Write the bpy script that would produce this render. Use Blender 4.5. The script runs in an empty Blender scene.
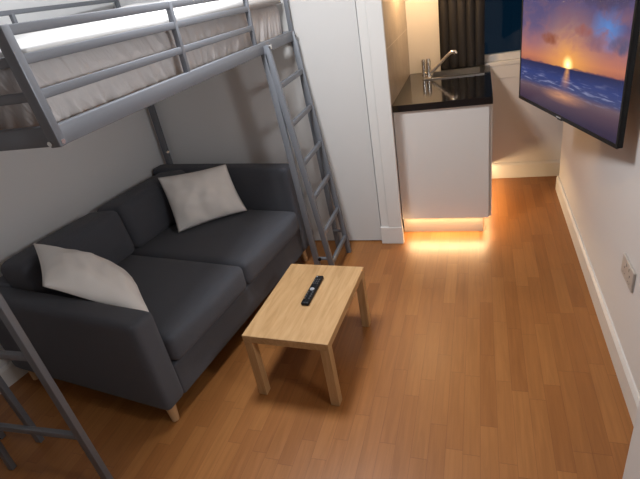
import bpy, bmesh, math, random
from mathutils import Vector, Matrix, noise
random.seed(7)
C = bpy.context.scene.collection
SC = bpy.context.scene

# ------------------------------------------------------------------ camera
H, YAW, PITCH, ROLL, F = 1.68344, -0.371193, 0.486486, -0.183575, 471.835
cy_, sy_, cp_, sp_ = math.cos(YAW), math.sin(YAW), math.cos(PITCH), math.sin(PITCH)
fw = Vector((sy_*cp_, cy_*cp_, -sp_)); r0 = Vector((cy_, -sy_, 0)); u0 = r0.cross(fw)
cr_, sr_ = math.cos(ROLL), math.sin(ROLL)
rr = cr_*r0 + sr_*u0; uu = -sr_*r0 + cr_*u0
cd = bpy.data.cameras.new('camera'); cam = bpy.data.objects.new('camera', cd); C.objects.link(cam)
cd.sensor_width = 36; cd.lens = F*36/640; cd.clip_start = .02
m = Matrix((rr, uu, -fw)).transposed().to_4x4(); m.translation = Vector((0, 0, H)); cam.matrix_world = m
SC.camera = cam

# ------------------------------------------------------------------ world (dusk outside the window), exposure
w = bpy.data.worlds.new('dusk'); SC.world = w; w.use_nodes = True
bg = w.node_tree.nodes['Background']; bg.inputs[0].default_value = (.010, .06, .13, 1); bg.inputs[1].default_value = .10
SC.view_settings.view_transform = 'Standard'; SC.view_settings.look = 'None'
SC.view_settings.gamma = 1; SC.view_settings.use_curve_mapping = False
SC.view_settings.exposure = 0.65

# ------------------------------------------------------------------ lights
def area(name, loc, direction, sx, sy, power, col, shape='RECTANGLE'):
    l = bpy.data.lights.new(name, 'AREA'); l.shape = shape; l.size = sx; l.size_y = sy
    l.energy = power; l.color = col
    o = bpy.data.objects.new(name, l); C.objects.link(o); o.location = loc
    o.rotation_euler = Vector(direction).to_track_quat('-Z', 'Y').to_euler()
    return o
NEUT = (.94, .965, 1); WARM = (1, .68, .36)
CEIL = 2.5
area('ceiling_lamp_light', (-.90, 1.74, CEIL-.09), (0, 0, -1), .42, .42, 23.5, NEUT, 'DISK')
area('fill_lamp_light', (.37, .98, 1.58), (-1, .16, -.05), .22, .22, 5.8, NEUT, 'DISK')  # invented fixture, added to brighten the sofa and walls under the bed
area('plinth_light_front', (-.23, 3.063, .119), (0, -1, -.7), .54, .010, 1.9, WARM)
area('plinth_light_side', (.050, 3.55, .119), (1, 0, -.5), .9, .010, 1.6, WARM)

# ------------------------------------------------------------------ materials
def mat(name, col, rough=.5, metal=0, spec=.5, bump=None, var=None, emit=None, sheen=0):
    m = bpy.data.materials.new(name); m.use_nodes = True; nt = m.node_tree; b = nt.nodes['Principled BSDF']
    b.inputs['Base Color'].default_value = (*col, 1); b.inputs['Roughness'].default_value = rough
    b.inputs['Metallic'].default_value = metal; b.inputs['Specular IOR Level'].default_value = spec
    if sheen: b.inputs['Sheen Weight'].default_value = sheen
    if emit: b.inputs['Emission Color'].default_value = (*emit[0], 1); b.inputs['Emission Strength'].default_value = emit[1]
    tc = nt.nodes.new('ShaderNodeTexCoord')
    if var:                                           # (scale, amount)
        n = nt.nodes.new('ShaderNodeTexNoise'); n.inputs['Scale'].default_value = var[0]; n.inputs['Detail'].default_value = 4
        nt.links.new(tc.outputs['Object'], n.inputs['Vector'])
        mx = nt.nodes.new('ShaderNodeMixRGB'); mx.blend_type = 'MULTIPLY'
        rp = nt.nodes.new('ShaderNodeMapRange'); rp.inputs[3].default_value = 1-var[1]; rp.inputs[4].default_value = 1+var[1]
        nt.links.new(n.outputs[0], rp.inputs[0]); mx.inputs[0].default_value = 1
        mx.inputs[1].default_value = (*col, 1); nt.links.new(rp.outputs[0], mx.inputs[2])
        nt.links.new(mx.outputs[0], b.inputs['Base Color'])
    if bump:                                          # (scale, strength)
        n = nt.nodes.new('ShaderNodeTexNoise'); n.inputs['Scale'].default_value = bump[0]; n.inputs['Detail'].default_value = 3
        nt.links.new(tc.outputs['Object'], n.inputs['Vector'])
        bp = nt.nodes.new('ShaderNodeBump'); bp.inputs['Strength'].default_value = bump[1]; bp.inputs['Distance'].default_value = .004
        nt.links.new(n.outputs[0], bp.inputs['Height']); nt.links.new(bp.outputs[0], b.inputs['Normal'])
    return m

M = dict(
 wall=mat('wall_paint', (.63, .61, .595), .85, bump=(60, .08), var=(1.2, .02)),
 wall_fill=mat('wall_paint_lifted_for_fill', (.74, .745, .75), .85, bump=(60, .08), var=(1.2, .02)),  # left and back walls painted lighter, standing in for fill light under the bed
 ceil=mat('ceiling_paint', (.84, .83, .81), .9),
 white=mat('white_gloss_paint', (.66, .645, .62), .38, bump=(40, .03)),
 door=mat('door_paint', (.58, .57, .555), .5, bump=(30, .03)),
 gap=mat('dark_gap', (.02, .018, .016), .9),
 cab=mat('cabinet_white', (.64, .615, .585), .35),
 plinth=mat('plinth_laminate', (.42, .37, .32), .45),
 steel_bed=mat('grey_bed_metal', (.165, .175, .196), .42, .25, bump=(300, .03)),
 bolt=mat('bright_bolt', (.75, .74, .72), .25, 1),
 sofa=mat('charcoal_fabric', (.082, .086, .101), .95, spec=.15, bump=(700, .6), var=(260, .28), sheen=.12),
 pillow=mat('cream_fabric', (.87, .85, .82), .9, spec=.2, bump=(500, .25), var=(9, .05)),
 sheet=mat('white_sheet', (.60, .56, .545), .9, spec=.2, bump=(40, .15)),
 duvet=mat('white_duvet', (.48, .472, .465), .9, spec=.2, bump=(24, .3)),
 slat=mat('pine_slat', (.55, .40, .24), .6),
 leg=mat('sofa_leg_wood', (.52, .33, .17), .5, var=(14, .12)),
 granite=mat('black_gloss_worktop', (.008, .008, .009), .10, spec=.6, var=(220, .5)),
 chrome=mat('chrome', (.80, .78, .75), .12, 1),
 steel=mat('brushed_steel', (.62, .60, .57), .28, 1, bump=(120, .05)),
 socket=mat('brushed_socket_plate', (.46, .425, .39), .45, .15),
 curtain=mat('dark_curtain', (.009, .008, .009), .6, spec=.4, bump=(300, .2), sheen=.08),
 black=mat('black_plastic', (.006, .006, .007), .4, spec=.25),
 blackm=mat('black_matt_plastic', (.012, .012, .013), .6),
 button=mat('grey_button', (.09, .09, .095), .5),
 silver=mat('silver_button', (.6, .62, .66), .3, .6),
 plaster=mat('lamp_body', (.8, .8, .78), .5),
)

def nodes(name):
    m = bpy.data.materials.new(name); m.use_nodes = True
    return m, m.node_tree, m.node_tree.nodes['Principled BSDF']
def mth(nt, op, a, b=None, c=None, clamp=False):
    n = nt.nodes.new('ShaderNodeMath'); n.operation = op; n.use_clamp = clamp
    for i, v in enumerate((a, b, c)):
        if v is None: continue
        if isinstance(v, (int, float)): n.inputs[i].default_value = v
        else: nt.links.new(v, n.inputs[i])
    return n.outputs[0]
def mix(nt, f, a, b, mode='MIX'):
    n = nt.nodes.new('ShaderNodeMixRGB'); n.blend_type = mode
    for i, v in enumerate((f, a, b)):
        if isinstance(v, (int, float)): n.inputs[i].default_value = v
        elif isinstance(v, tuple): n.inputs[i].default_value = (*v, 1)
        else: nt.links.new(v, n.inputs[i])
    return n.outputs[0]
def ramp(nt, f, stops):
    n = nt.nodes.new('ShaderNodeValToRGB'); e = n.color_ramp.elements
    while len(e) < len(stops): e.new(.5)
    for k, (p, c) in zip(e, stops): k.position = p; k.color = (*c, 1)
    nt.links.new(f, n.inputs[0]); return n.outputs[0]
def xyz(nt, src):
    n = nt.nodes.new('ShaderNodeSeparateXYZ'); nt.links.new(src, n.inputs[0]); return n.outputs
def comb(nt, x, y, z=0):
    n = nt.nodes.new('ShaderNodeCombineXYZ')
    for i, v in enumerate((x, y, z)):
        if isinstance(v, (int, float)): n.inputs[i].default_value = v
        else: nt.links.new(v, n.inputs[i])
    return n.outputs[0]
def wnoise(nt, v):
    n = nt.nodes.new('ShaderNodeTexWhiteNoise'); n.noise_dimensions = '3D'; nt.links.new(v, n.inputs['Vector']); return n.outputs['Value']
def tnoise(nt, v, scale, detail=3, dist=0, rough=.5):
    n = nt.nodes.new('ShaderNodeTexNoise'); n.inputs['Scale'].default_value = scale; n.inputs['Detail'].default_value = detail
    n.inputs['Distortion'].default_value = dist; n.inputs['Roughness'].default_value = rough
    nt.links.new(v, n.inputs['Vector']); return n.outputs[0]

def floor_mat():
    m, nt, b = nodes('laminate_floor'); tc = nt.nodes.new('ShaderNodeTexCoord').outputs['Object']
    x, y, z = xyz(nt, tc); W, L = .066, .42
    sx = mth(nt, 'DIVIDE', x, W); si = mth(nt, 'FLOOR', sx)
    off = mth(nt, 'MULTIPLY', wnoise(nt, comb(nt, si, 3.3)), 5.0)
    yy = mth(nt, 'ADD', mth(nt, 'DIVIDE', y, L), off); yi = mth(nt, 'FLOOR', yy)
    rnd = wnoise(nt, comb(nt, si, yi, 1.7))
    base = ramp(nt, rnd, [(0, (.250, .095, .025)), (.35, (.275, .108, .030)), (.7, (.293, .118, .033)), (1, (.320, .132, .038))])
    gv = comb(nt, mth(nt, 'ADD', mth(nt, 'MULTIPLY', x, 55), mth(nt, 'MULTIPLY', rnd, 40)), mth(nt, 'MULTIPLY', y, 3.2), rnd)
    g = tnoise(nt, gv, 1.0, 5, .6, .6)
    gr = mth(nt, 'MULTIPLY_ADD', g, .62, .69)
    col = mix(nt, 1.0, base, comb(nt, gr, gr, gr), 'MULTIPLY')
    fx = mth(nt, 'FRACT', sx); fy = mth(nt, 'FRACT', yy)
    ex = mth(nt, 'LESS_THAN', mth(nt, 'MINIMUM', fx, mth(nt, 'SUBTRACT', 1, fx)), .018)
    ey = mth(nt, 'LESS_THAN', mth(nt, 'MINIMUM', fy, mth(nt, 'SUBTRACT', 1, fy)), .004)
    e = mth(nt, 'MULTIPLY', mth(nt, 'MAXIMUM', ex, ey), .35)
    col = mix(nt, e, col, (.12, .04, .015))
    nt.links.new(col, b.inputs['Base Color'])
    b.inputs['Roughness'].default_value = .40; b.inputs['Specular IOR Level'].default_value = .42
    nt.links.new(mth(nt, 'MULTIPLY_ADD', g, .16, .28), b.inputs['Roughness'])
    bp = nt.nodes.new('ShaderNodeBump'); bp.inputs['Strength'].default_value = .06; bp.inputs['Distance'].default_value = .003
    nt.links.new(g, bp.inputs['Height']); nt.links.new(bp.outputs[0], b.inputs['Normal'])
    return m
def oak_mat(name, axis):
    m, nt, b = nodes(name); tc = nt.nodes.new('ShaderNodeTexCoord').outputs['Object']
    x, y, z = xyz(nt, tc)
    if axis == 'Y': v = comb(nt, mth(nt, 'MULTIPLY', x, 34), mth(nt, 'MULTIPLY', y, 3), mth(nt, 'MULTIPLY', z, 34))
    else: v = comb(nt, mth(nt, 'MULTIPLY', x, 34), mth(nt, 'MULTIPLY', y, 34), mth(nt, 'MULTIPLY', z, 3))
    g = tnoise(nt, v, 1.0, 5, 1.2, .6)
    col = ramp(nt, g, [(.25, (.34, .195, .080)), (.5, (.44, .265, .120)), (.75, (.51, .325, .160))])
    nt.links.new(col, b.inputs['Base Color']); b.inputs['Roughness'].default_value = .5; b.inputs['Specular IOR Level'].default_value = .35
    return m
def tile_mat():
    m, nt, b = nodes('splashback_tile'); tc = nt.nodes.new('ShaderNodeTexCoord').outputs['Object']
    x, y, z = xyz(nt, tc)
    cl = tnoise(nt, tc, 7, 5, .8, .6)
    col = ramp(nt, cl, [(.3, (.30, .245, .19)), (.7, (.44, .37, .29))])
    fz = mth(nt, 'FRACT', mth(nt, 'DIVIDE', mth(nt, 'SUBTRACT', z, .935), .345))
    fy = mth(nt, 'FRACT', mth(nt, 'DIVIDE', mth(nt, 'SUBTRACT', y, 2.95), .6))
    e = mth(nt, 'MAXIMUM', mth(nt, 'LESS_THAN', fz, .013), mth(nt, 'LESS_THAN', fy, .007))
    col = mix(nt, e, col, (.62, .56, .47))
    nt.links.new(col, b.inputs['Base Color']); b.inputs['Roughness'].default_value = .28
    return m
def screen_mat(Wd, Hd):
    m, nt, b = nodes('sunset_screen'); tc = nt.nodes.new('ShaderNodeTexCoord').outputs['Object']
    x, y, z = xyz(nt, tc)                              # local: x 0..W left to right, z 0..H upwards
    vw = comb(nt, x, z, 0)
    hz = mth(nt, 'MULTIPLY_ADD', x, .040, .214)        # sloping horizon
    s = mth(nt, 'DIVIDE', mth(nt, 'SUBTRACT', z, hz), .33)
    sky = ramp(nt, s, [(0, (.33, .11, .08)), (.10, (.50, .17, .10)), (.28, (.30, .13, .155)), (.52, (.105, .078, .175)), (1, (.035, .045, .16))])
    dx = mth(nt, 'SUBTRACT', x, .545*Wd); dz = mth(nt, 'SUBTRACT', z, .253)
    d = mth(nt, 'SQRT', mth(nt, 'ADD', mth(nt, 'MULTIPLY', dx, dx), mth(nt, 'MULTIPLY', mth(nt, 'MULTIPLY', dz, dz), 1.5)))
    glow = mth(nt, 'POWER', mth(nt, 'SUBTRACT', 1, mth(nt, 'DIVIDE', d, .40), None, True), 2.0)
    sky = mix(nt, mth(nt, 'MULTIPLY', glow, .85), sky, (1.05, .46, .075))
    # blue gap at the upper right
    bx = mth(nt, 'SUBTRACT', x, .84*Wd); bz = mth(nt, 'SUBTRACT', z, .425)
    bd = mth(nt, 'SQRT', mth(nt, 'ADD', mth(nt, 'MULTIPLY', bx, bx), mth(nt, 'MULTIPLY', mth(nt, 'MULTIPLY', bz, bz), 2.2)))
    bn = mth(nt, 'ADD', bd, mth(nt, 'MULTIPLY', mth(nt, 'SUBTRACT', tnoise(nt, vw, 9, 3), .5), .12))
    bf = mth(nt, 'SUBTRACT', 1, mth(nt, 'DIVIDE', bn, .13), None, True)
    sky = mix(nt, mth(nt, 'MULTIPLY', bf, .95), sky, (.10, .24, .58))
    # clouds
    cv = comb(nt, mth(nt, 'MULTIPLY', mth(nt, 'ADD', x, mth(nt, 'MULTIPLY', z, .6)), 6), mth(nt, 'MULTIPLY', mth(nt, 'SUBTRACT', z, mth(nt, 'MULTIPLY', x, .25)), 14), 2.2)
    cn = tnoise(nt, cv, 1.0, 6, .5, .6)
    cm = mth(nt, 'MULTIPLY', mth(nt, 'SUBTRACT', cn, .47), 6, None, True)
    cm = mth(nt, 'MULTIPLY', cm, mth(nt, 'MULTIPLY', s, 2.0, None, True))
    ccol = ramp(nt, s, [(0, (.70, .22, .08)), (.4, (.30, .13, .15)), (1, (.055, .055, .14))])
    sky = mix(nt, mth(nt, 'MULTIPLY', cm, .85), sky, ccol)
    def puff(px, pz, rx, rz, col, a, base):
        ex = mth(nt, 'DIVIDE', mth(nt, 'SUBTRACT', x, px*Wd), rx); ez = mth(nt, 'DIVIDE', mth(nt, 'SUBTRACT', z, pz), rz)
        dd = mth(nt, 'ADD', mth(nt, 'MULTIPLY', ex, ex), mth(nt, 'MULTIPLY', ez, ez))
        dd = mth(nt, 'ADD', dd, mth(nt, 'MULTIPLY', mth(nt, 'SUBTRACT', tnoise(nt, vw, 22, 4), .5), 2.2))
        return mix(nt, mth(nt, 'MULTIPLY', mth(nt, 'SUBTRACT', 1, dd, None, True), a), base, col)
    sky = puff(.35, .348, .105, .030, (.26, .075, .04), .95, sky)
    sky = puff(.66, .405, .075, .026, (.30, .10, .09), .9, sky)
    sky = puff(.76, .365, .085, .036, (.22, .11, .15), .8, sky)
    sky = puff(.94, .368, .080, .036, (.10, .085, .16), .95, sky)
    sky = puff(.82, .53, .22, .05, (.07, .05, .10), .9, sky)
    core = mth(nt, 'POWER', mth(nt, 'SUBTRACT', 1, mth(nt, 'DIVIDE', d, .058), None, True), 1.8)
    sky = mix(nt, core, sky, (3.2, 2.3, .9))
    # sea
    t = mth(nt, 'DIVIDE', mth(nt, 'SUBTRACT', hz, z), .21)
    wv = comb(nt, mth(nt, 'MULTIPLY', x, 9), mth(nt, 'MULTIPLY', mth(nt, 'SUBTRACT', z, mth(nt, 'MULTIPLY', x, .03)), 90), 0)
    wn = tnoise(nt, wv, 1.0, 4, .3)
    sea = ramp(nt, t, [(0, (.020, .022, .075)), (.25, (.028, .045, .17)), (.46, (.045, .055, .15)), (.56, (.13, .08, .10)), (.72, (.085, .048, .072)), (1, (.03, .02, .05))])
    foam = mth(nt, 'MULTIPLY', mth(nt, 'SUBTRACT', wn, .53), 7, None, True)
    fz_ = mth(nt, 'SUBTRACT', 1, mth(nt, 'DIVIDE', mth(nt, 'ABSOLUTE', mth(nt, 'SUBTRACT', t, .36)), .26), None, True)
    sea = mix(nt, mth(nt, 'MULTIPLY', mth(nt, 'MULTIPLY', foam, fz_), .7), sea, (.30, .31, .48))
    gx = mth(nt, 'ABSOLUTE', mth(nt, 'ADD', dx, mth(nt, 'MULTIPLY', t, .03)))
    gw = mth(nt, 'MULTIPLY_ADD', t, .09, .022)
    gl = mth(nt, 'SUBTRACT', 1, mth(nt, 'DIVIDE', gx, gw), None, True)
    gl = mth(nt, 'MULTIPLY', gl, mth(nt, 'MULTIPLY_ADD', wn, 1.0, .2))
    gl = mth(nt, 'MULTIPLY', gl, mth(nt, 'SUBTRACT', 1.0, mth(nt, 'MULTIPLY', t, 2.2), None, True))
    sea = mix(nt, mth(nt, 'MULTIPLY', gl, 1.1, None, True), sea, (.95, .42, .12))
    # wet sand catching the sun
    wx = mth(nt, 'DIVIDE', mth(nt, 'ADD', dx, .03), .26); wz = mth(nt, 'DIVIDE', mth(nt, 'SUBTRACT', t, .60), .20)
    wd = mth(nt, 'SUBTRACT', 1, mth(nt, 'SQRT', mth(nt, 'ADD', mth(nt, 'MULTIPLY', wx, wx), mth(nt, 'MULTIPLY', wz, wz))), None, True)
    sea = mix(nt, mth(nt, 'MULTIPLY', mth(nt, 'POWER', wd, 1.6), mth(nt, 'MULTIPLY_ADD', wn, 1.3, .15), None, True), sea, (.70, .31, .15))
    hl = mth(nt, 'SUBTRACT', 1, mth(nt, 'MULTIPLY', mth(nt, 'ABSOLUTE', mth(nt, 'SUBTRACT', mth(nt, 'SUBTRACT', z, hz), mth(nt, 'MULTIPLY', mth(nt, 'SUBTRACT', tnoise(nt, vw, 14, 3), .45), .03))), 140), None, True)
    sky = mix(nt, mth(nt, 'MULTIPLY', hl, .8), sky, (.09, .045, .09))
    col = mix(nt, mth(nt, 'MULTIPLY', mth(nt, 'SUBTRACT', z, hz), 180, None, True), sea, sky)
    b.inputs['Base Color'].default_value = (.01, .01, .01, 1); b.inputs['Roughness'].default_value = .25; b.inputs['Specular IOR Level'].default_value = .08
    nt.links.new(col, b.inputs['Emission Color']); b.inputs['Emission Strength'].default_value = .66
    return m
def glass_mat():
    m, nt, b = nodes('window_glass'); nt.nodes.remove(b); out = nt.nodes['Material Output']
    t = nt.nodes.new('ShaderNodeBsdfTransparent'); t.inputs[0].default_value = (.92, .96, .97, 1)
    g = nt.nodes.new('ShaderNodeBsdfGlossy'); g.inputs['Roughness'].default_value = .03
    mx = nt.nodes.new('ShaderNodeMixShader'); mx.inputs[0].default_value = .02
    nt.links.new(t.outputs[0], mx.inputs[1]); nt.links.new(g.outputs[0], mx.inputs[2]); nt.links.new(mx.outputs[0], out.inputs[0])
    return m
def sheet_mat():
    m, nt, b = nodes('gathered_sheet'); tc = nt.nodes.new('ShaderNodeTexCoord').outputs['Object']
    x, y, z = xyz(nt, tc); k = mth(nt, 'MULTIPLY', z, .35)
    v = comb(nt, mth(nt, 'MULTIPLY', mth(nt, 'ADD', x, k), 26), mth(nt, 'MULTIPLY', mth(nt, 'ADD', y, k), 26), mth(nt, 'MULTIPLY', z, 3))
    g = tnoise(nt, v, 1.0, 3, .4)
    b.inputs['Base Color'].default_value = (.50, .47, .46, 1); b.inputs['Roughness'].default_value = .9
    bp = nt.nodes.new('ShaderNodeBump'); bp.inputs['Strength'].default_value = .9; bp.inputs['Distance'].default_value = .012
    nt.links.new(g, bp.inputs['Height']); nt.links.new(bp.outputs[0], b.inputs['Normal']); return m
M['sheet'] = sheet_mat()
M['floor'] = floor_mat(); M['oak'] = oak_mat('oak_veneer', 'Y'); M['oakleg'] = oak_mat('oak_leg_veneer', 'Z')
M['tile'] = tile_mat(); M['glass'] = glass_mat()
M['led'] = mat('warm_led', (1, .8, .5), .5, emit=((1, .66, .32), 9))
M['bulb'] = mat('warm_bulb', (1, .8, .6), .5, emit=((1, .64, .32), 150))
M['lampglow'] = mat('lamp_diffuser', (.9, .9, .88), .5, emit=(NEUT, 4))

# ------------------------------------------------------------------ mesh helpers
def box(bm, x0, x1, y0, y1, z0, z1, bev=0, seg=2):
    r = bmesh.ops.create_cube(bm, size=1)
    vs = r['verts']
    for v in vs:
        v.co = Vector((x0+(v.co.x+.5)*(x1-x0), y0+(v.co.y+.5)*(y1-y0), z0+(v.co.z+.5)*(z1-z0)))
    if bev:
        es = list({e for v in vs for e in v.link_edges})
        bmesh.ops.bevel(bm, geom=es, offset=bev, segments=seg, affect='EDGES', profile=.5)
def bar(bm, p0, p1, w, h, ref=(0, 0, 1), bev=.003):
    p0, p1 = Vector(p0), Vector(p1); d = (p1-p0); L = d.length; d.normalize()
    ref = Vector(ref)
    if abs(d.dot(ref)) > .98: ref = Vector((1, 0, 0))
    a = d.cross(ref).normalized(); b = a.cross(d).normalized()
    t = bmesh.new(); box(t, -w/2, w/2, -h/2, h/2, 0, L, bev, 2)
    mt = Matrix((a, b, d)).transposed().to_4x4(); mt.translation = p0
    t.transform(mt); me = bpy.data.meshes.new('t'); t.to_mesh(me); t.free(); bm.from_mesh(me); bpy.data.meshes.remove(me)
def cyl(bm, p0, p1, r, r2=None, seg=20, cap=True):
    p0, p1 = Vector(p0), Vector(p1); d = p1-p0; L = d.length
    mt = d.to_track_quat('Z', 'Y').to_matrix().to_4x4(); mt.translation = (p0+p1)/2
    bmesh.ops.create_cone(bm, cap_ends=cap, segments=seg, radius1=r, radius2=r if r2 is None else r2, depth=L, matrix=mt)
def tube(bm, pts, r, seg=12):
    pts = [Vector(p) for p in pts]; rings = []; n = len(pts)
    prev = None
    for i, p in enumerate(pts):
        d = (pts[min(i+1, n-1)]-pts[max(i-1, 0)]).normalized()
        if prev is None: a = d.orthogonal().normalized()
        else: a = (prev-d*prev.dot(d)).normalized()
        prev = a; b = d.cross(a); rad = r[i] if isinstance(r, (list, tuple)) else r
        rings.append([bm.verts.new(p+rad*(math.cos(2*math.pi*k/seg)*a+math.sin(2*math.pi*k/seg)*b)) for k in range(seg)])
    for i in range(n-1):
        for k in range(seg):
            bm.faces.new((rings[i][k], rings[i][(k+1) % seg], rings[i+1][(k+1) % seg], rings[i+1][k]))
    bm.faces.new(list(reversed(rings[0]))); bm.faces.new(rings[-1])
def soft(bm, x0, x1, y0, y1, z0, z1, r=.04, puff=(0, 0, 0), n=14, jit=0, seed=0):
    """rounded upholstered block; puff = bulge of the +x, +-y and +z faces"""
    t = bmesh.new(); bmesh.ops.create_cube(t, size=2)
    bmesh.ops.subdivide_edges(t, edges=t.edges[:], cuts=n, use_grid_fill=True)
    hx, hy, hz = (x1-x0)/2, (y1-y0)/2, (z1-z0)/2; c = Vector(((x0+x1)/2, (y0+y1)/2, (z0+z1)/2))
    for v in t.verts:
        q = Vector([math.sin(k*math.pi/2) for k in v.co]); p = Vector((q.x*hx, q.y*hy, q.z*hz))
        i = Vector([max(-(h-r), min(h-r, k)) for k, h in zip(p, (hx, hy, hz))])
        d = p-i
        if d.length > 1e-6: p = i+d.normalized()*min(r, r) if d.length > 1e-6 else p
        fx, fy, fz = (1-q.x**2), (1-q.y**2), (1-q.z**2)
        p.z += puff[2]*fx*fy*(q.z if q.z > 0 else 0)
        p.x += puff[0]*fy*fz*(q.x if q.x > 0 else 0)
        p.y += puff[1]*fx*fz*q.y
        if jit:
            k = noise.noise_vector((p+c)*6+Vector((seed, seed, 0))); p += k*jit
        v.co = p+c
    me = bpy.data.meshes.new('t'); t.to_mesh(me); t.free(); bm.from_mesh(me); bpy.data.meshes.remove(me)
def obj(name, bm, m, parent=None, smooth=False, mw=None):
    bmesh.ops.recalc_face_normals(bm, faces=bm.faces[:])
    me = bpy.data.meshes.new(name); bm.to_mesh(me); bm.free(); me.materials.append(M[m] if isinstance(m, str) else m)
    if smooth:
        for p in me.polygons: p.use_smooth = True
    o = bpy.data.objects.new(name, me); C.objects.link(o)
    if parent: o.parent = parent
    return o
def B(*boxes, bev=0):
    bm = bmesh.new()
    for b in boxes: box(bm, *b, bev)
    return bm
def shade(o, ang=40):
    for p in o.data.polygons: p.use_smooth = True
    bm = bmesh.new(); bm.from_mesh(o.data)
    for e in bm.edges:
        if len(e.link_faces) == 2 and e.calc_face_angle(0) > math.radians(ang): e.smooth = False
    bm.to_mesh(o.data); bm.free(); return o
def tag(o, label, cat, group=None):
    o['label'] = label; o['category'] = cat
    if group: o['group'] = group
    return o
def thing(name, label, cat, loc=(0, 0, 0), rz=0, group=None):
    o = bpy.data.objects.new(name, None); o.empty_display_size = .1; C.objects.link(o)
    o.location = loc; o.rotation_euler = (0, 0, rz); return tag(o, label, cat, group)
def struct(name, bm, m, smooth=False):
    o = obj(name, bm, m, None, smooth); o['kind'] = 'structure'; return o

# ------------------------------------------------------------------ the room
XL, XR, YB, YW, XK = -2.27, .579, 2.934, 4.034, -.540
YN, YE, XN = -1.2, 3.735, 1.5                         # wall behind camera, end of right wall, nook side
DX0, DX1, DZ = -1.27, -.668, 2.0                      # door
struct('floor', B((XL-.9, XN+.1, YN-.1, YW+.1, -.1, 0)), 'floor')
struct('ceiling', B((XL-.9, XN+.1, YN-.1, YW+.1, CEIL, CEIL+.1)), 'ceil')
LS = math.tan(math.radians(9.0)); XLN = XL-LS*(YB-YN)              # the left wall runs a little out of square
def skew(bm, x0, x1, y0, y1, z0, z1):
    r = bmesh.ops.create_cube(bm, size=1)
    for v in r['verts']:
        y = y0+(v.co.y+.5)*(y1-y0); v.co = Vector((x0+(v.co.x+.5)*(x1-x0)-LS*(YB-y), y, z0+(v.co.z+.5)*(z1-z0)))
    return bm
struct('wall_left', skew(bmesh.new(), XL-.1, XL, YN-.1, YB+.1, 0, CEIL), 'wall_fill')
struct('wall_front', B((XL-.8, XN, YN-.1, YN, 0, CEIL)), 'wall')
struct('wall_back', B((XL, DX0-.004, YB, YB+.1, 0, CEIL), (DX0-.004, DX1+.004, YB, YB+.1, DZ+.004, CEIL), (DX1+.004, XK-.0005, YB, YB+.1, 0, CEIL),
                      (DX0-.004, DX1+.004, YB+.06, YB+.1, 0, DZ+.004)), 'wall_fill')
struct('wall_kitchen', B((XK-.1, XK, YB+.1, YW, 0, CEIL)), 'wall')
struct('wall_splashback', B((XK, XK+.008, YB+.012, YW, .935, 2.1)), 'tile')
struct('wall_right', B((XR, XR+.12, 1.205, YE, 0, CEIL)), 'wall')
struct('wall_right_pier', B((.457, XN, YN, 1.205, 0, CEIL)), 'wall')
struct('wall_nook', B((XN, XN+.1, 1.2, YW+.1, 0, CEIL)), 'wall')
WX0, WX1, WZ0, WZ1 = -.25, 1.15, .955, 2.15
struct('wall_window', B((XK-.1, WX0, YW, YW+.12, 0, CEIL), (WX1, XN+.1, YW, YW+.12, 0, CEIL), (WX0, WX1, YW, YW+.12, 0, WZ0-.03), (WX0, WX1, YW, YW+.12, WZ1, CEIL)), 'wall')

def board(name, p0, p1, nrm, h=.118, t=.016):
    """skirting board along p0-p1 with a chamfered top"""
    p0, p1, n = Vector((*p0, 0)), Vector((*p1, 0)), Vector((*nrm, 0)); prof = [(0, 0), (t, 0), (t, h-.018), (t*.45, h), (0, h)]
    bm = bmesh.new()
    a = [bm.verts.new(p0+n*d+Vector((0, 0, z))) for d, z in prof]; b = [bm.verts.new(p1+n*d+Vector((0, 0, z))) for d, z in prof]
    for i in range(5): bm.faces.new((a[i], a[(i+1) % 5], b[(i+1) % 5], b[i]))
    bm.faces.new(a); bm.faces.new(b); struct(name, bm, 'white')
board('baseboard_right', (XR, 1.205), (XR, YE+.016), (-1, 0))
board('baseboard_right_end', (XR, YE), (XR+.12, YE), (0, 1))
board('baseboard_window', (.075, YW), (XN, YW), (0, -1), .132)
board('baseboard_left', (XLN, YN), (XL, YB), (1, 0))
board('baseboard_back', (XL+.02, YB), (DX0-.07, YB), (0, -1))

d = struct('door_1', B((DX0, DX1, YB+.004, YB+.044, .007, DZ), bev=.002), 'door')
# door surround: two-step architrave with a plinth block
bm = B((-.660, -.606, YB-.016, YB, .128, CEIL), (-.606, -.512, YB-.028, YB, .128, CEIL), bev=.004)
struct('trim_1', bm, 'white')
bm = B((-.664, -.509, YB-.032, YB, 0, .13), bev=.003); struct('trim_2', bm, 'white')

# window
bm = bmesh.new(); fw_ = .05
box(bm, WX0, WX1, YW+.05, YW+.10, WZ0, WZ0+fw_); box(bm, WX0, WX1, YW+.05, YW+.10, WZ1-fw_, WZ1)
box(bm, WX0, WX0+fw_, YW+.05, YW+.10, WZ0+fw_, WZ1-fw_); box(bm, WX1-fw_, WX1, YW+.05, YW+.10, WZ0+fw_, WZ1-fw_)
box(bm, .55, .60, YW+.05, YW+.10, WZ0+fw_, WZ1-fw_)
wf = struct('window_1', bm, 'white')
pane = obj('pane', B((WX0+fw_, .55, YW+.07, YW+.076, WZ0+fw_, WZ1-fw_), (.60, WX1-fw_, YW+.07, YW+.076, WZ0+fw_, WZ1-fw_)), 'glass', wf)
struct('trim_4', B((WX0-.02, WX1+.05, YW-.008, YW+.06, WZ0-.03, WZ0-.002), (WX0, WX1, YW-.004, YW, WZ0-.125, WZ0-.03), bev=.004), 'white')

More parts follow.
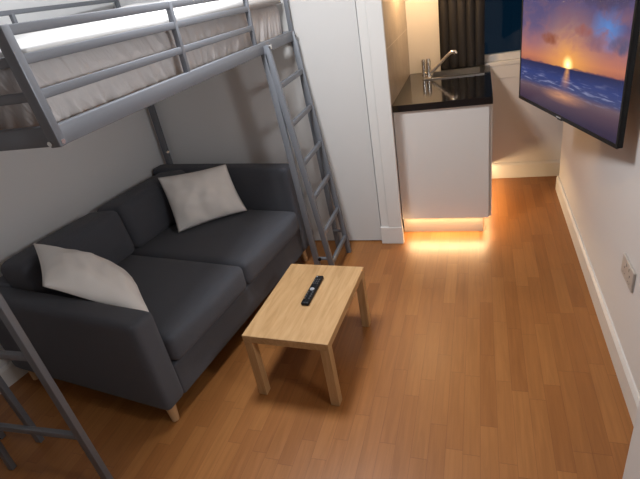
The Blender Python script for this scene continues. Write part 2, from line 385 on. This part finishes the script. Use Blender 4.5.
# ------------------------------------------------------------------ kitchen unit
KX1, KY0 = .058, 3.040
k = thing('kitchen_cabinet', 'white kitchen base cabinet end panel with warm strip light glowing under it', 'cabinet', (-.23, 3.5, 0))
def kb(name, boxes, m, par=None, bev=.002):
    bm = B(*boxes, bev=bev); bm.transform(Matrix.Translation((.23, -3.5, 0))); return obj(name, bm, m, par or k)
kb('side_panel', [(XK+.014, KX1, KY0, KY0+.018, .125, .899)], 'cab')
kb('carcass', [(XK+.014, KX1-.002, KY0+.019, YW-.02, .125, .143), (XK+.014, XK+.030, KY0+.019, YW-.02, .143, .899), (XK+.030, KX1-.002, YW-.036, YW-.02, .143, .899)], 'cab', bev=0)
kb('plinth', [(XK+.014, .022, KY0+.036, YW-.02, 0, .124)], 'plinth')
for i, (a, b) in enumerate(((KY0+.021, 3.535), (3.538, YW-.022))):
    dr = kb('door', [(KX1, KX1+.018, a, b, .128, .896)], 'cab')
    hy = a+.05 if i == 0 else b-.05
    kb('handle', [(KX1+.018, KX1+.026, hy-.005, hy+.005, .722, .732), (KX1+.018, KX1+.026, hy-.005, hy+.005, .775, .785), (KX1+.022, KX1+.029, hy-.006, hy+.006, .715, .792)], 'steel', dr)
kb('light_strip', [(XK+.03, .03, KY0+.024, KY0+.034, .119, .1245), (.032, .042, KY0+.05, YW-.04, .119, .1245)], 'led', bev=0)

SX0, SX1, SY0, SY1 = -.392, .036, 3.705, 3.985       # sink
bm = bmesh.new()
CX0, CX1, CY0, CY1, CZ0, CZ1 = XK+.010, .078, 3.024, YW-.013, .900, .942
for b in ((CX0, CX1, CY0, SY0+.02, CZ0, CZ1), (CX0, CX1, SY1-.02, CY1, CZ0, CZ1), (CX0, SX0+.02, SY0+.02, SY1-.02, CZ0, CZ1), (SX1-.02, CX1, SY0+.02, SY1-.02, CZ0, CZ1)): box(bm, *b)
bmesh.ops.remove_doubles(bm, verts=bm.verts[:], dist=.0004)
tag(obj('worktop', bm, 'granite'), 'glossy black worktop on the white kitchen cabinet', 'worktop')
s = thing('kitchen_sink', 'small stainless steel sink set into the black worktop below the curtain', 'sink', ((SX0+SX1)/2, (SY0+SY1)/2, CZ1))
def sk(bm): bm.transform(Matrix.Translation((-(SX0+SX1)/2, -(SY0+SY1)/2, -CZ1))); return bm
zt = CZ1+.001
bm = bmesh.new()
box(bm, SX0, SX1, SY0, SY0+.035, zt, zt+.006); box(bm, SX0, SX1, SY1-.03, SY1, zt, zt+.006)
box(bm, SX0, SX0+.05, SY0+.035, SY1-.03, zt, zt+.006); box(bm, SX1-.03, SX1, SY0+.035, SY1-.03, zt, zt+.006)
obj('rim', sk(bm), 'steel', s)
bm = bmesh.new(); bx0, bx1, by0, by1 = SX0+.045, SX1-.025, SY0+.03, SY1-.025
box(bm, bx0, bx0+.005, by0, by1, CZ1-.15, zt); box(bm, bx1-.005, bx1, by0, by1, CZ1-.15, zt); box(bm, bx0, bx1, by0, by0+.005, CZ1-.15, zt); box(bm, bx0, bx1, by1-.005, by1, CZ1-.15, zt); box(bm, bx0, bx1, by0, by1, CZ1-.155, CZ1-.15)
obj('basin', sk(bm), 'steel', s)
bm = bmesh.new(); cyl(bm, ((bx0+bx1)/2, (by0+by1)/2, CZ1-.15), ((bx0+bx1)/2, (by0+by1)/2, CZ1-.146), .035); obj('drain', sk(bm), 'chrome', s)

t = thing('kitchen_tap', 'chrome mixer tap with raised spout beside the kitchen sink', 'tap', (-.363, 3.80, CZ1+.007))
bm = bmesh.new(); cyl(bm, (0, 0, 0), (0, 0, .012), .030, .026); cyl(bm, (0, 0, .012), (0, 0, .105), .0175); cyl(bm, (0, 0, .105), (0, 0, .13), .0195, .012)
shade(obj('body', bm, 'chrome', t))
bm = bmesh.new(); cyl(bm, (-.036, .004, .005), (-.036, .004, .115), .0125); cyl(bm, (-.036, .004, .115), (-.036, .004, .128), .014, .008); cyl(bm, (-.036, .004, .03), (0, 0, .03), .009)
shade(obj('lever', bm, 'chrome', t))
bm = bmesh.new(); tube(bm, [(0, 0, .022), (.035, -.002, .040), (.085, -.004, .085), (.125, -.006, .122), (.158, -.008, .150), (.178, -.008, .160), (.196, -.008, .158), (.204, -.008, .142)], [.013, .0125, .0115, .011, .011, .013, .015, .0145])
shade(obj('spout', bm, 'chrome', t), 60)

# curtain with rod
def curtain():
    bm = bmesh.new(); n, mz = 120, 30; x0, x1, z0, z1 = -.295, .040, .945, 2.24; rows = []
    for j in range(mz+1):
        z = z0+(z1-z0)*j/mz; row = []
        for i in range(n+1):
            f = i/n; ph = f*2*math.pi*5.2
            amp = .016+.006*math.sin(f*9+1)
            y = YW-.034+amp*.55*math.sin(ph+.25*math.sin(z*3+f*5))+.002*noise.noise((f*8, z*4, 0))
            x = x0+(x1-x0)*f+.008*math.cos(ph*1.0)+.004*math.sin(z*4)*f
            row.append(bm.verts.new((x, y, z)))
        rows.append(row)
    for j in range(mz):
        for i in range(n): bm.faces.new((rows[j][i], rows[j][i+1], rows[j+1][i+1], rows[j+1][i]))
    o = obj('curtain', bm, 'curtain', None, True)
    md = o.modifiers.new('thick', 'SOLIDIFY'); md.thickness = .003
    return tag(o, 'dark curtain hanging in folds at the window behind the sink', 'curtain')
curtain()
cr = thing('curtain_rod', 'thin metal rod above the window carrying the dark curtain', 'curtain rod', (.4, YW-.034, 2.25))
bm = bmesh.new(); cyl(bm, (-.75, 0, 0), (.80, 0, 0), .010); obj('rod', bm, 'steel', cr, True)
for x in (-.70, .75):
    bm = bmesh.new(); cyl(bm, (x, 0, 0), (x, .034, 0), .008); obj('bracket', bm, 'steel', cr)

# warm wall light over the worktop (above the picture)
sl = thing('kitchen_wall_light', 'warm wall light on the tiles high over the worktop', 'lamp', (XK+.008, 3.60, 1.68))
bm = bmesh.new(); cyl(bm, (0, 0, 0), (.018, 0, 0), .05, None, 28); cyl(bm, (.018, 0, 0), (.05, 0, 0), .012); obj('bracket', bm, 'plaster', sl)
bm = bmesh.new(); bmesh.ops.create_uvsphere(bm, u_segments=20, v_segments=12, radius=.045, matrix=Matrix.Translation((.095, 0, 0))); obj('bulb', bm, 'bulb', sl, True)

# ------------------------------------------------------------------ loft bed
XB, Y0, Y1, XF = -1.07, .985, 2.905, -2.20
ZR = 1.422
bed = thing('loft_bed', 'grey metal loft bed with ladder standing over the charcoal sofa', 'bed', (-1.6, 1.95, 0))
OFF = Vector((1.6, -1.95, 0))
def bedpart(name, bm, m='steel_bed', par=None):
    if par is None or True: bm.transform(Matrix.Translation(OFF))
    return shade(obj(name, bm, m, par or bed))
def bb(name, p0, p1, w, h, ref=(0, 0, 1), m='steel_bed', par=None):
    bm = bmesh.new(); bar(bm, p0, p1, w, h, ref); return bedpart(name, bm, m, par)
bb('side_rail', (XB, Y0-.02, ZR+.027), (XB, Y1+.02, ZR+.027), .030, .054)
bb('side_rail', (XF, Y0-.02, ZR+.027), (XF, Y1+.02, ZR+.027), .030, .054)
bb('end_rail', (XF+.016, Y0, ZR+.027), (XB-.016, Y0, ZR+.027), .030, .054)
bb('end_rail', (XF+.016, Y1+.006, ZR+.027), (XB-.016, Y1+.006, ZR+.027), .030, .054)
GZ = (1.556, 1.643, 1.711)
YG = 2.352
bb('guard_post', (XB+.004, Y0-.012, ZR), (XB-.004, Y0-.028, 1.724), .036, .026, (0, 1, 0))
bb('guard_post', (XB, 1.683, ZR+.04), (XB, 1.683, 1.722), .022, .020, (0, 1, 0))
bb('guard_post', (XB, YG, ZR+.04), (XB, YG, 1.722), .022, .020, (0, 1, 0))
bb('guard_post', (XB, Y1+.005, ZR), (XB, Y1+.005, 1.722), .026, .022, (0, 1, 0))
bb('guard_post', (XF, Y0, ZR), (XF, Y0, 1.82), .026, .022, (0, 1, 0))
bb('guard_post', (XF, 2.06, ZR+.04), (XF, 2.06, 1.81), .022, .020, (0, 1, 0))
bb('guard_post', (XF, Y1-.02, ZR), (XF, Y1-.02, 1.82), .026, .022, (0, 1, 0))
for z in GZ:
    bb('guard_rail', (XB, Y0-.016, z), (XB, YG, z), .018, .025)
    bb('guard_rail', (XF, Y0, z), (XB-.002, Y0-.016-.012*(z-1.55)/.15, z), .018, .025)
for z in (1.61, 1.815): bb('guard_rail', (XF, Y0, z), (XF, Y1, z), .018, .022)
bm = bmesh.new(); cyl(bm, (XB+.018, Y0-.012, ZR+.012), (XB+.024, Y0-.012, ZR+.012), .007); bedpart('corner_bolt', bm, 'bolt')
bm = bmesh.new(); cyl(bm, (XB-.006, Y0-.024, ZR+.012), (XB-.006, Y0-.032, ZR+.012), .007); bedpart('corner_bolt', bm, 'bolt')
for i in range(9):
    y = Y0+.12+i*.21; bb('slat', (XF+.02, y, ZR+.012), (XB-.02, y, ZR+.012), .07, .016, m='slat')
# far legs and the ladder on the room side
yl, yr = 2.43, 2.895
bb('leg', (XF, 2.884, 0), (XF, 2.884, ZR), .036, .036, (0, 1, 0))
bm = bmesh.new(); cyl(bm, (XF+.018, 2.884-.01, .80), (XF+.030, 2.884-.016, .80), .011); bedpart('corner_bolt', bm, 'bolt')
bb('leg', (-.988, yl, 0), (-1.062, yl, ZR), .036, .024, (0, 1, 0))
bb('leg', (-.965, yr-.075, 0), (-1.050, yr, ZR), .032, .024, (0, 1, 0))
xl = lambda z: -.885-(.158)*z/1.447
xr_ = lambda z: -.880-(.180)*z/1.447
bb('ladder_rail', (xl(0)+.0, yl, 0), (xl(1.46), yl, 1.46), .034, .024, (0, 1, 0))
yr_ = lambda z: 2.782+.113*z/1.447
bb('ladder_rail', (xr_(0), yr_(0), 0), (xr_(1.47), yr_(1.47), 1.47), .034, .024, (0, 1, 0))
for z in (.125, .335, .575, .795, 1.03, 1.245):
    bb('rung', (xl(z), yl+.012, z), (xr_(z), yr_(z)-.012, z), .030, .020, (1, 0, 0))
for x, y in ((xl(1.45), yl), (xr_(1.455), yr_(1.455))):
    bm = bmesh.new(); cyl(bm, (x+.016, y, 1.452), (x+.026, y, 1.452), .0115); bedpart('ladder_bolt', bm, 'bolt')
for y, f, lx in ((yl, xl, -.988), (2.80, xr_, -.968)):
    bb('ladder_brace', (lx-.01, y, .165), (f(.165), y, .165), .020, .016)
bm = bmesh.new(); cyl(bm, (-.965, yl-.014, .17), (-.965, yl-.024, .17), .011); bedpart('brace_knob', bm, 'black')
# near end frame: sloping ladder side rails, legs and rungs under the near end of the bed
xa = lambda z: -1.492-.062*z/.88
bb('end_ladder_rail', (xa(0), .893, 0), (xa(1.43), .93, 1.43), .036, .026, (0, 1, 0))
bb('end_ladder_rail', (-2.018, .868, 0), (-2.055, .93, 1.43), .030, .024, (0, 1, 0))
bb('leg', (-2.002, 1.018, 0), (-2.05, 1.0, 1.44), .034, .026, (0, 1, 0))
bb('leg', (-2.235, 1.0, 0), (-2.21, 1.0, 1.44), .030, .026, (0, 1, 0))
for z in (.272, .680, 1.09):
    bb('rung', (-2.02-.026*z, .868+.043*z, z), (xa(z)-.014, .893+.026*z, z), .028, .022, (0, 1, 0))

# mattress with gathered fitted sheet
def mattress():
    bm = bmesh.new(); x0, x1, y0, y1, z0, z1 = XF+.05, XB-.045, Y0+.049, Y1-.025, ZR+.026, 1.650
    per = []; N = 900; P = 2*((x1-x0)+(y1-y0)); rr_ = .05
    def at(s):
        a, b = x1-x0, y1-y0
        if s < b: return Vector((x1, y0+s, 0)), Vector((1, 0, 0))
        s -= b
        if s < a: return Vector((x1-s, y1, 0)), Vector((0, 1, 0))
        s -= a
        if s < b: return Vector((x0, y1-s, 0)), Vector((-1, 0, 0))
        s -= b; return Vector((x0+s, y0, 0)), Vector((0, -1, 0))
    prof = [(0, -.01), (.12, 0), (.3, .002), (.5, .003), (.7, .003), (.85, -.002), (.94, -.014), (1, -.04)]
    rings = []
    for f, o in prof:
        ring = []
        for i in range(N):
            s = P*i/N; p, n = at(s)
            amp = .016*max(0, 1-f*.6)
            sk_ = s+.10*f*math.sin(s*3.1+.5); wv = math.sin(sk_*105+3*math.sin(sk_*7.3))*.45+1.1*noise.noise((sk_*17, f*.45, 3))
            q = p+n*(o+amp*wv-.006); q.z = z0+(z1-z0)*f+.006*noise.noise((s*2, 1, f))
            ring.append(bm.verts.new(q))
        rings.append(ring)
    for a, b in zip(rings, rings[1:]):
        for i in range(N): bm.faces.new((a[i], a[(i+1) % N], b[(i+1) % N], b[i]))
    bm.faces.new(rings[-1]); bm.faces.new(rings[0])
    return obj('mattress', bm, 'sheet', None, True)
tag(mattress(), 'mattress in a gathered pale fitted sheet on the loft bed', 'mattress')
def duvet():
    bm = bmesh.new(); nx, ny = 60, 110; x0, x1, y0, y1 = XF+.035, XB-.023, Y0+.026, Y1-.02
    def h(x, y):
        fx, fy = (x-x0)/(x1-x0), (y-y0)/(y1-y0)
        edge = min(1, min(fx, 1-fx)*9)*min(1, min(fy, 1-fy)*16); edge = edge**.5
        big = .022+.060*max(0, min(1, (fy-.25)*2.2))
        return 1.665+edge*(big+.014*noise.noise((x*4, y*3.2, 0))+.008*noise.noise((x*11, y*7, 5)))
    top = [[None]*(ny+1) for _ in range(nx+1)]; bot = [[None]*(ny+1) for _ in range(nx+1)]
    for i in range(nx+1):
        for j in range(ny+1):
            x, y = x0+(x1-x0)*i/nx, y0+(y1-y0)*j/ny; z = h(x, y)
            top[i][j] = bm.verts.new((x, y, z)); hem = i == nx or j == 0; bot[i][j] = bm.verts.new((x, y, (1.632+.006*noise.noise((x*9, y*9, 0))) if hem else 1.6575))
    for i in range(nx):
        for j in range(ny):
            bm.faces.new((top[i][j], top[i+1][j], top[i+1][j+1], top[i][j+1])); bm.faces.new((bot[i][j], bot[i][j+1], bot[i+1][j+1], bot[i+1][j]))
    for i in range(nx):
        for j in (0, ny): bm.faces.new((top[i][j], top[i+1][j], bot[i+1][j], bot[i][j]))
    for j in range(ny):
        for i in (0, nx): bm.faces.new((top[i][j], top[i][j+1], bot[i][j+1], bot[i][j]))
    return obj('duvet', bm, 'duvet', None, True)
tag(duvet(), 'rumpled white duvet spread on top of the loft bed mattress', 'duvet')

# ------------------------------------------------------------------ sofa
SD, SL = 1.14, 1.54
sofa = thing('sofa', 'charcoal grey two seat fabric sofa with wooden legs under the loft bed', 'sofa', (-1.335, 1.185, 0), -math.radians(7.8))
AW, AH, SP = .125, .655, .75
def sp(name, *a, m='sofa', **k):
    bm = bmesh.new(); soft(bm, *a, **k); return obj(name, bm, m, sofa, True)
sp('base_frame', -SD+.02, -.004, AW-.01, SL-AW+.01, .10, .285, r=.015)
sp('backrest_frame', -SD, -SD+.17, AW-.02, SL-AW+.02, .10, .610, r=.030)
sp('armrest', -SD, 0, 0, AW, .10, .602, r=.028, puff=(0, .006, .004))
sp('armrest', -SD, 0, SL-AW, SL, .10, AH+.065, r=.028, puff=(0, .006, .004))
sp('seat_cushion', -SD+.215, .022, AW+.004, SP-.003, .287, .440, r=.035, puff=(.012, .002, .016), n=18)
sp('seat_cushion', -SD+.215, .022, SP+.003, SL-AW-.004, .287, .440, r=.035, puff=(.012, .002, .016), n=18)
for a, b in ((AW+.006, SP+.02), (SP+.026, SL-AW-.006)):
    bm = bmesh.new(); soft(bm, -.135, .125, a, b, 0, .295, r=.045, puff=(.022, .002, .012), n=16)
    bm.transform(Matrix.Translation((-.880, 0, .430)) @ Matrix.Rotation(math.radians(-7), 4, 'Y'))
    obj('back_cushion', bm, 'sofa', sofa, True)
for x, y, dx, dy in ((-.055, .055, .01, -.008), (-.055, SL-.055, .01, .008), (-SD+.07, .055, -.008, -.008), (-SD+.06, SL-.055, -.008, .008)):
    bm = bmesh.new(); cyl(bm, (x+dx, y+dy, 0), (x, y, .105), .018, .028); shade(obj('leg', bm, 'leg', sofa))

def pillow(label, TL, TR, BR, BL, t=.075, seed=0):
    TL, TR, BR, BL = map(Vector, (TL, TR, BR, BL)); n = 44; bm = bmesh.new()
    nr = ((TR-BL).cross(TL-BR)).normalized()
    if nr.dot(Vector((0, 0, H))-TL) < 0: nr = -nr
    c = (TL+TR+BR+BL)/4
    o = tag(bpy.data.objects.new('throw_pillow', None), label, 'pillow'); bpy.data.objects.remove(o)
    sides = []
    for s in (1, -1):
        g = []
        for i in range(n+1):
            row = []
            for j in range(n+1):
                u, v = i/n, j/n; a, b = 2*u-1, 2*v-1
                p = (TL*(1-u)+TR*u)*(1-v)+(BL*(1-u)+BR*u)*v
                pin = .055                                 # edges drawn in between the corners
                p += (c-p)*pin*((1-a*a)*abs(b)**3+(1-b*b)*abs(a)**3)
                th = t*(max(0, 1-a*a)**.55)*(max(0, 1-b*b)**.55)
                wr = noise.noise((u*3.2+seed, v*3.2, s))*.5+noise.noise((u*8+seed, v*6, s*2+.3))*.28
                th *= 1+.45*wr
                row.append(p+nr*(s*th*(1 if s > 0 else .3)))
            g.append(row)
        sides.append(g)
    vf = [[bm.verts.new(sides[0][i][j]-c) for j in range(n+1)] for i in range(n+1)]
    vb = [[vf[i][j] if i in (0, n) or j in (0, n) else bm.verts.new(sides[1][i][j]-c) for j in range(n+1)] for i in range(n+1)]
    for i in range(n):
        for j in range(n):
            bm.faces.new((vf[i][j], vf[i+1][j], vf[i+1][j+1], vf[i][j+1])); bm.faces.new((vb[i][j], vb[i][j+1], vb[i+1][j+1], vb[i+1][j]))
    o = obj('throw_pillow', bm, 'pillow', None, True); o.location = c
    tag(o, label, 'pillow', 'cream pillows on the sofa')
PILL = (((-2.00, 2.455, .76), (-1.605, 2.672, .75), (-1.47, 2.560, .455), (-1.83, 2.262, .452)), ((-2.203, 1.600, .76), (-1.79, 1.73, .47), (-1.43, 1.40, .47), (-1.92, 1.337, .68)))
def pull(q, f): return tuple(Vector(q)*(1-f)+Vector((0, 0, H))*f)     # slid out of the cushions
pillow('cream throw pillow upright in the far corner of the charcoal sofa', *[pull(q, f) for q, f in zip(PILL[0], (.03, .03, .012, .012))], .095, 3)
pillow('cream throw pillow leaning into the near armrest of the charcoal sofa', *[pull(q, f) for q, f in zip(PILL[1], (.03, .012, .012, .03))], .105, 11)

# ------------------------------------------------------------------ coffee table and remote
TW, TL_, TH = .415, .606, .369
tb = thing('coffee_table', 'small low oak veneer coffee table on the laminate floor before the sofa', 'table', (-1.0205, 1.4415, 0), -.0493)
bm = B((0, TW, 0, TL_, TH-.040, TH), bev=.0025); obj('tabletop', bm, 'oak', tb)
lw = .042
for x in (.001, TW-lw-.001):
    for y in (.001, TL_-lw-.001): obj('leg', B((x, x+lw, y, y+lw, 0, TH-.040), bev=.002), 'oakleg', tb)
rc = thing('remote_control', 'black remote control with a silver round button on the oak coffee table', 'remote control', (-.785, 1.793, TH+.001), -math.radians(2))
bm = bmesh.new(); soft(bm, -.021, .021, -.120, .120, 0, .017, r=.0075, n=10); obj('body', bm, 'black', rc, True)
def rb(name, x, y, rx, m):
    bm = bmesh.new(); cyl(bm, (x, y, .0155), (x, y, .0195), rx, rx*.85, 14); obj(name, bm, m, rc)
rb('navigation_ring', 0, -.004, .0125, 'silver')
for y in (.045, .062, .079): 
    for x in (-.011, 0, .011): rb('button', x, y, .004, 'button')
for y in (-.03, -.047, -.064, -.081):
    for x in (-.011, .011): rb('button', x, y, .0042, 'button')
rb('power_button', -.009, .103, .004, 'silver')

# ------------------------------------------------------------------ television on its swivel bracket
TWd, THt = .97, .555
A_ = Vector((.5066, 2.0065, .944)); B_ = Vector((.2148, 2.9316, .944))
dirv = (A_-B_).normalized(); ang = math.atan2(dirv.y, dirv.x)
tv = thing('television', 'large black flat television showing a sunset beach, angled from the right wall', 'television', B_, ang)
# local: x runs from far (left) edge to near (right) edge, -y faces the room
obj('casing', B((0, TWd, .004, .024, 0, THt), (.15, TWd-.15, .024, .052, .06, THt-.12), bev=.003), 'black', tv)
bz = .010
obj('bezel', B((0, TWd, -.001, .004, 0, .017), (0, TWd, -.001, .004, THt-bz, THt), (0, bz, -.001, .004, .017, THt-bz), (TWd-bz, TWd, -.001, .004, .017, THt-bz)), 'black', tv)
bm = bmesh.new(); box(bm, bz, TWd-bz, .001, .0038, .017, THt-bz); obj('screen', bm, screen_mat(TWd, THt), tv)
obj('brand_mark', B((TWd/2-.022, TWd/2+.022, -.002, -.001, .004, .009)), 'silver', tv)
obj('sensor', B((TWd/2-.02, TWd/2+.02, .002, .02, -.007, 0)), 'black', tv)
ca, sa = math.cos(ang), math.sin(ang)
def wl(x, y, z):                                    # world point in the tv's own frame
    q = Vector((x, y, z))-B_; return Vector((q.x*ca+q.y*sa, -q.x*sa+q.y*ca, q.z))
bm = bmesh.new(); bar(bm, (.55, .052, .27), wl(.47, 2.62, 1.22), .05, .03); bar(bm, wl(.47, 2.62, 1.22), wl(XR-.012, 2.45, 1.22), .05, .03)
bar(bm, wl(XR-.008, 2.45, 1.10), wl(XR-.008, 2.45, 1.34), .10, .015, (0, 1, 0)); bar(bm, (.55, .058, .17), (.55, .058, .37), .10, .012, (1, 0, 0))
obj('wall_mount', bm, 'blackm', tv)

# ------------------------------------------------------------------ double socket on the right wall
so = thing('wall_socket', 'double electrical socket plate low on the right wall', 'socket', (XR, 1.87, .462), 0)
obj('plate', B((-.010, 0, -.080, .080, -.045, .045), bev=.003), 'socket', so)
for y in (-.038, .038):
    obj('switch', B((-.0125, -.0095, y-.006+.018*(1 if y < 0 else -1), y+.006+.018*(1 if y < 0 else -1), .018, .034), bev=.001), 'socket', so)
    for a, b, c, d in ((-.002, .002, -.002, .008), (-.012, -.008, -.026, -.022), (.008, .012, -.026, -.022)):
        obj('pin_hole', B((-.0106, -.0095, y+a, y+b, c, d)), 'button', so)

# ------------------------------------------------------------------ ceiling lamp (above the picture) and the added fill lamp
l = thing('ceiling_lamp', 'round ceiling lamp above the edge of the loft bed', 'lamp', (-.90, 1.74, CEIL))
bm = bmesh.new(); cyl(bm, (0, 0, -.03), (0, 0, 0), .22, None, 40); obj('base', bm, 'plaster', l)
bm = bmesh.new(); cyl(bm, (0, 0, -.075), (0, 0, -.03), .20, .21, 40); obj('diffuser', bm, 'lampglow', l)
l = thing('fill_lamp', 'added round fill lamp, unseen, on the wall right of the viewpoint', 'lamp', (.457, .98, 1.58))
bm = bmesh.new(); cyl(bm, (-.03, 0, 0), (0, 0, 0), .12, None, 40); obj('base', bm, 'plaster', l)
bm = bmesh.new(); cyl(bm, (-.075, 0, 0), (-.03, 0, 0), .11, .12, 40); obj('diffuser', bm, 'lampglow', l)
bpy.context.view_layer.update()
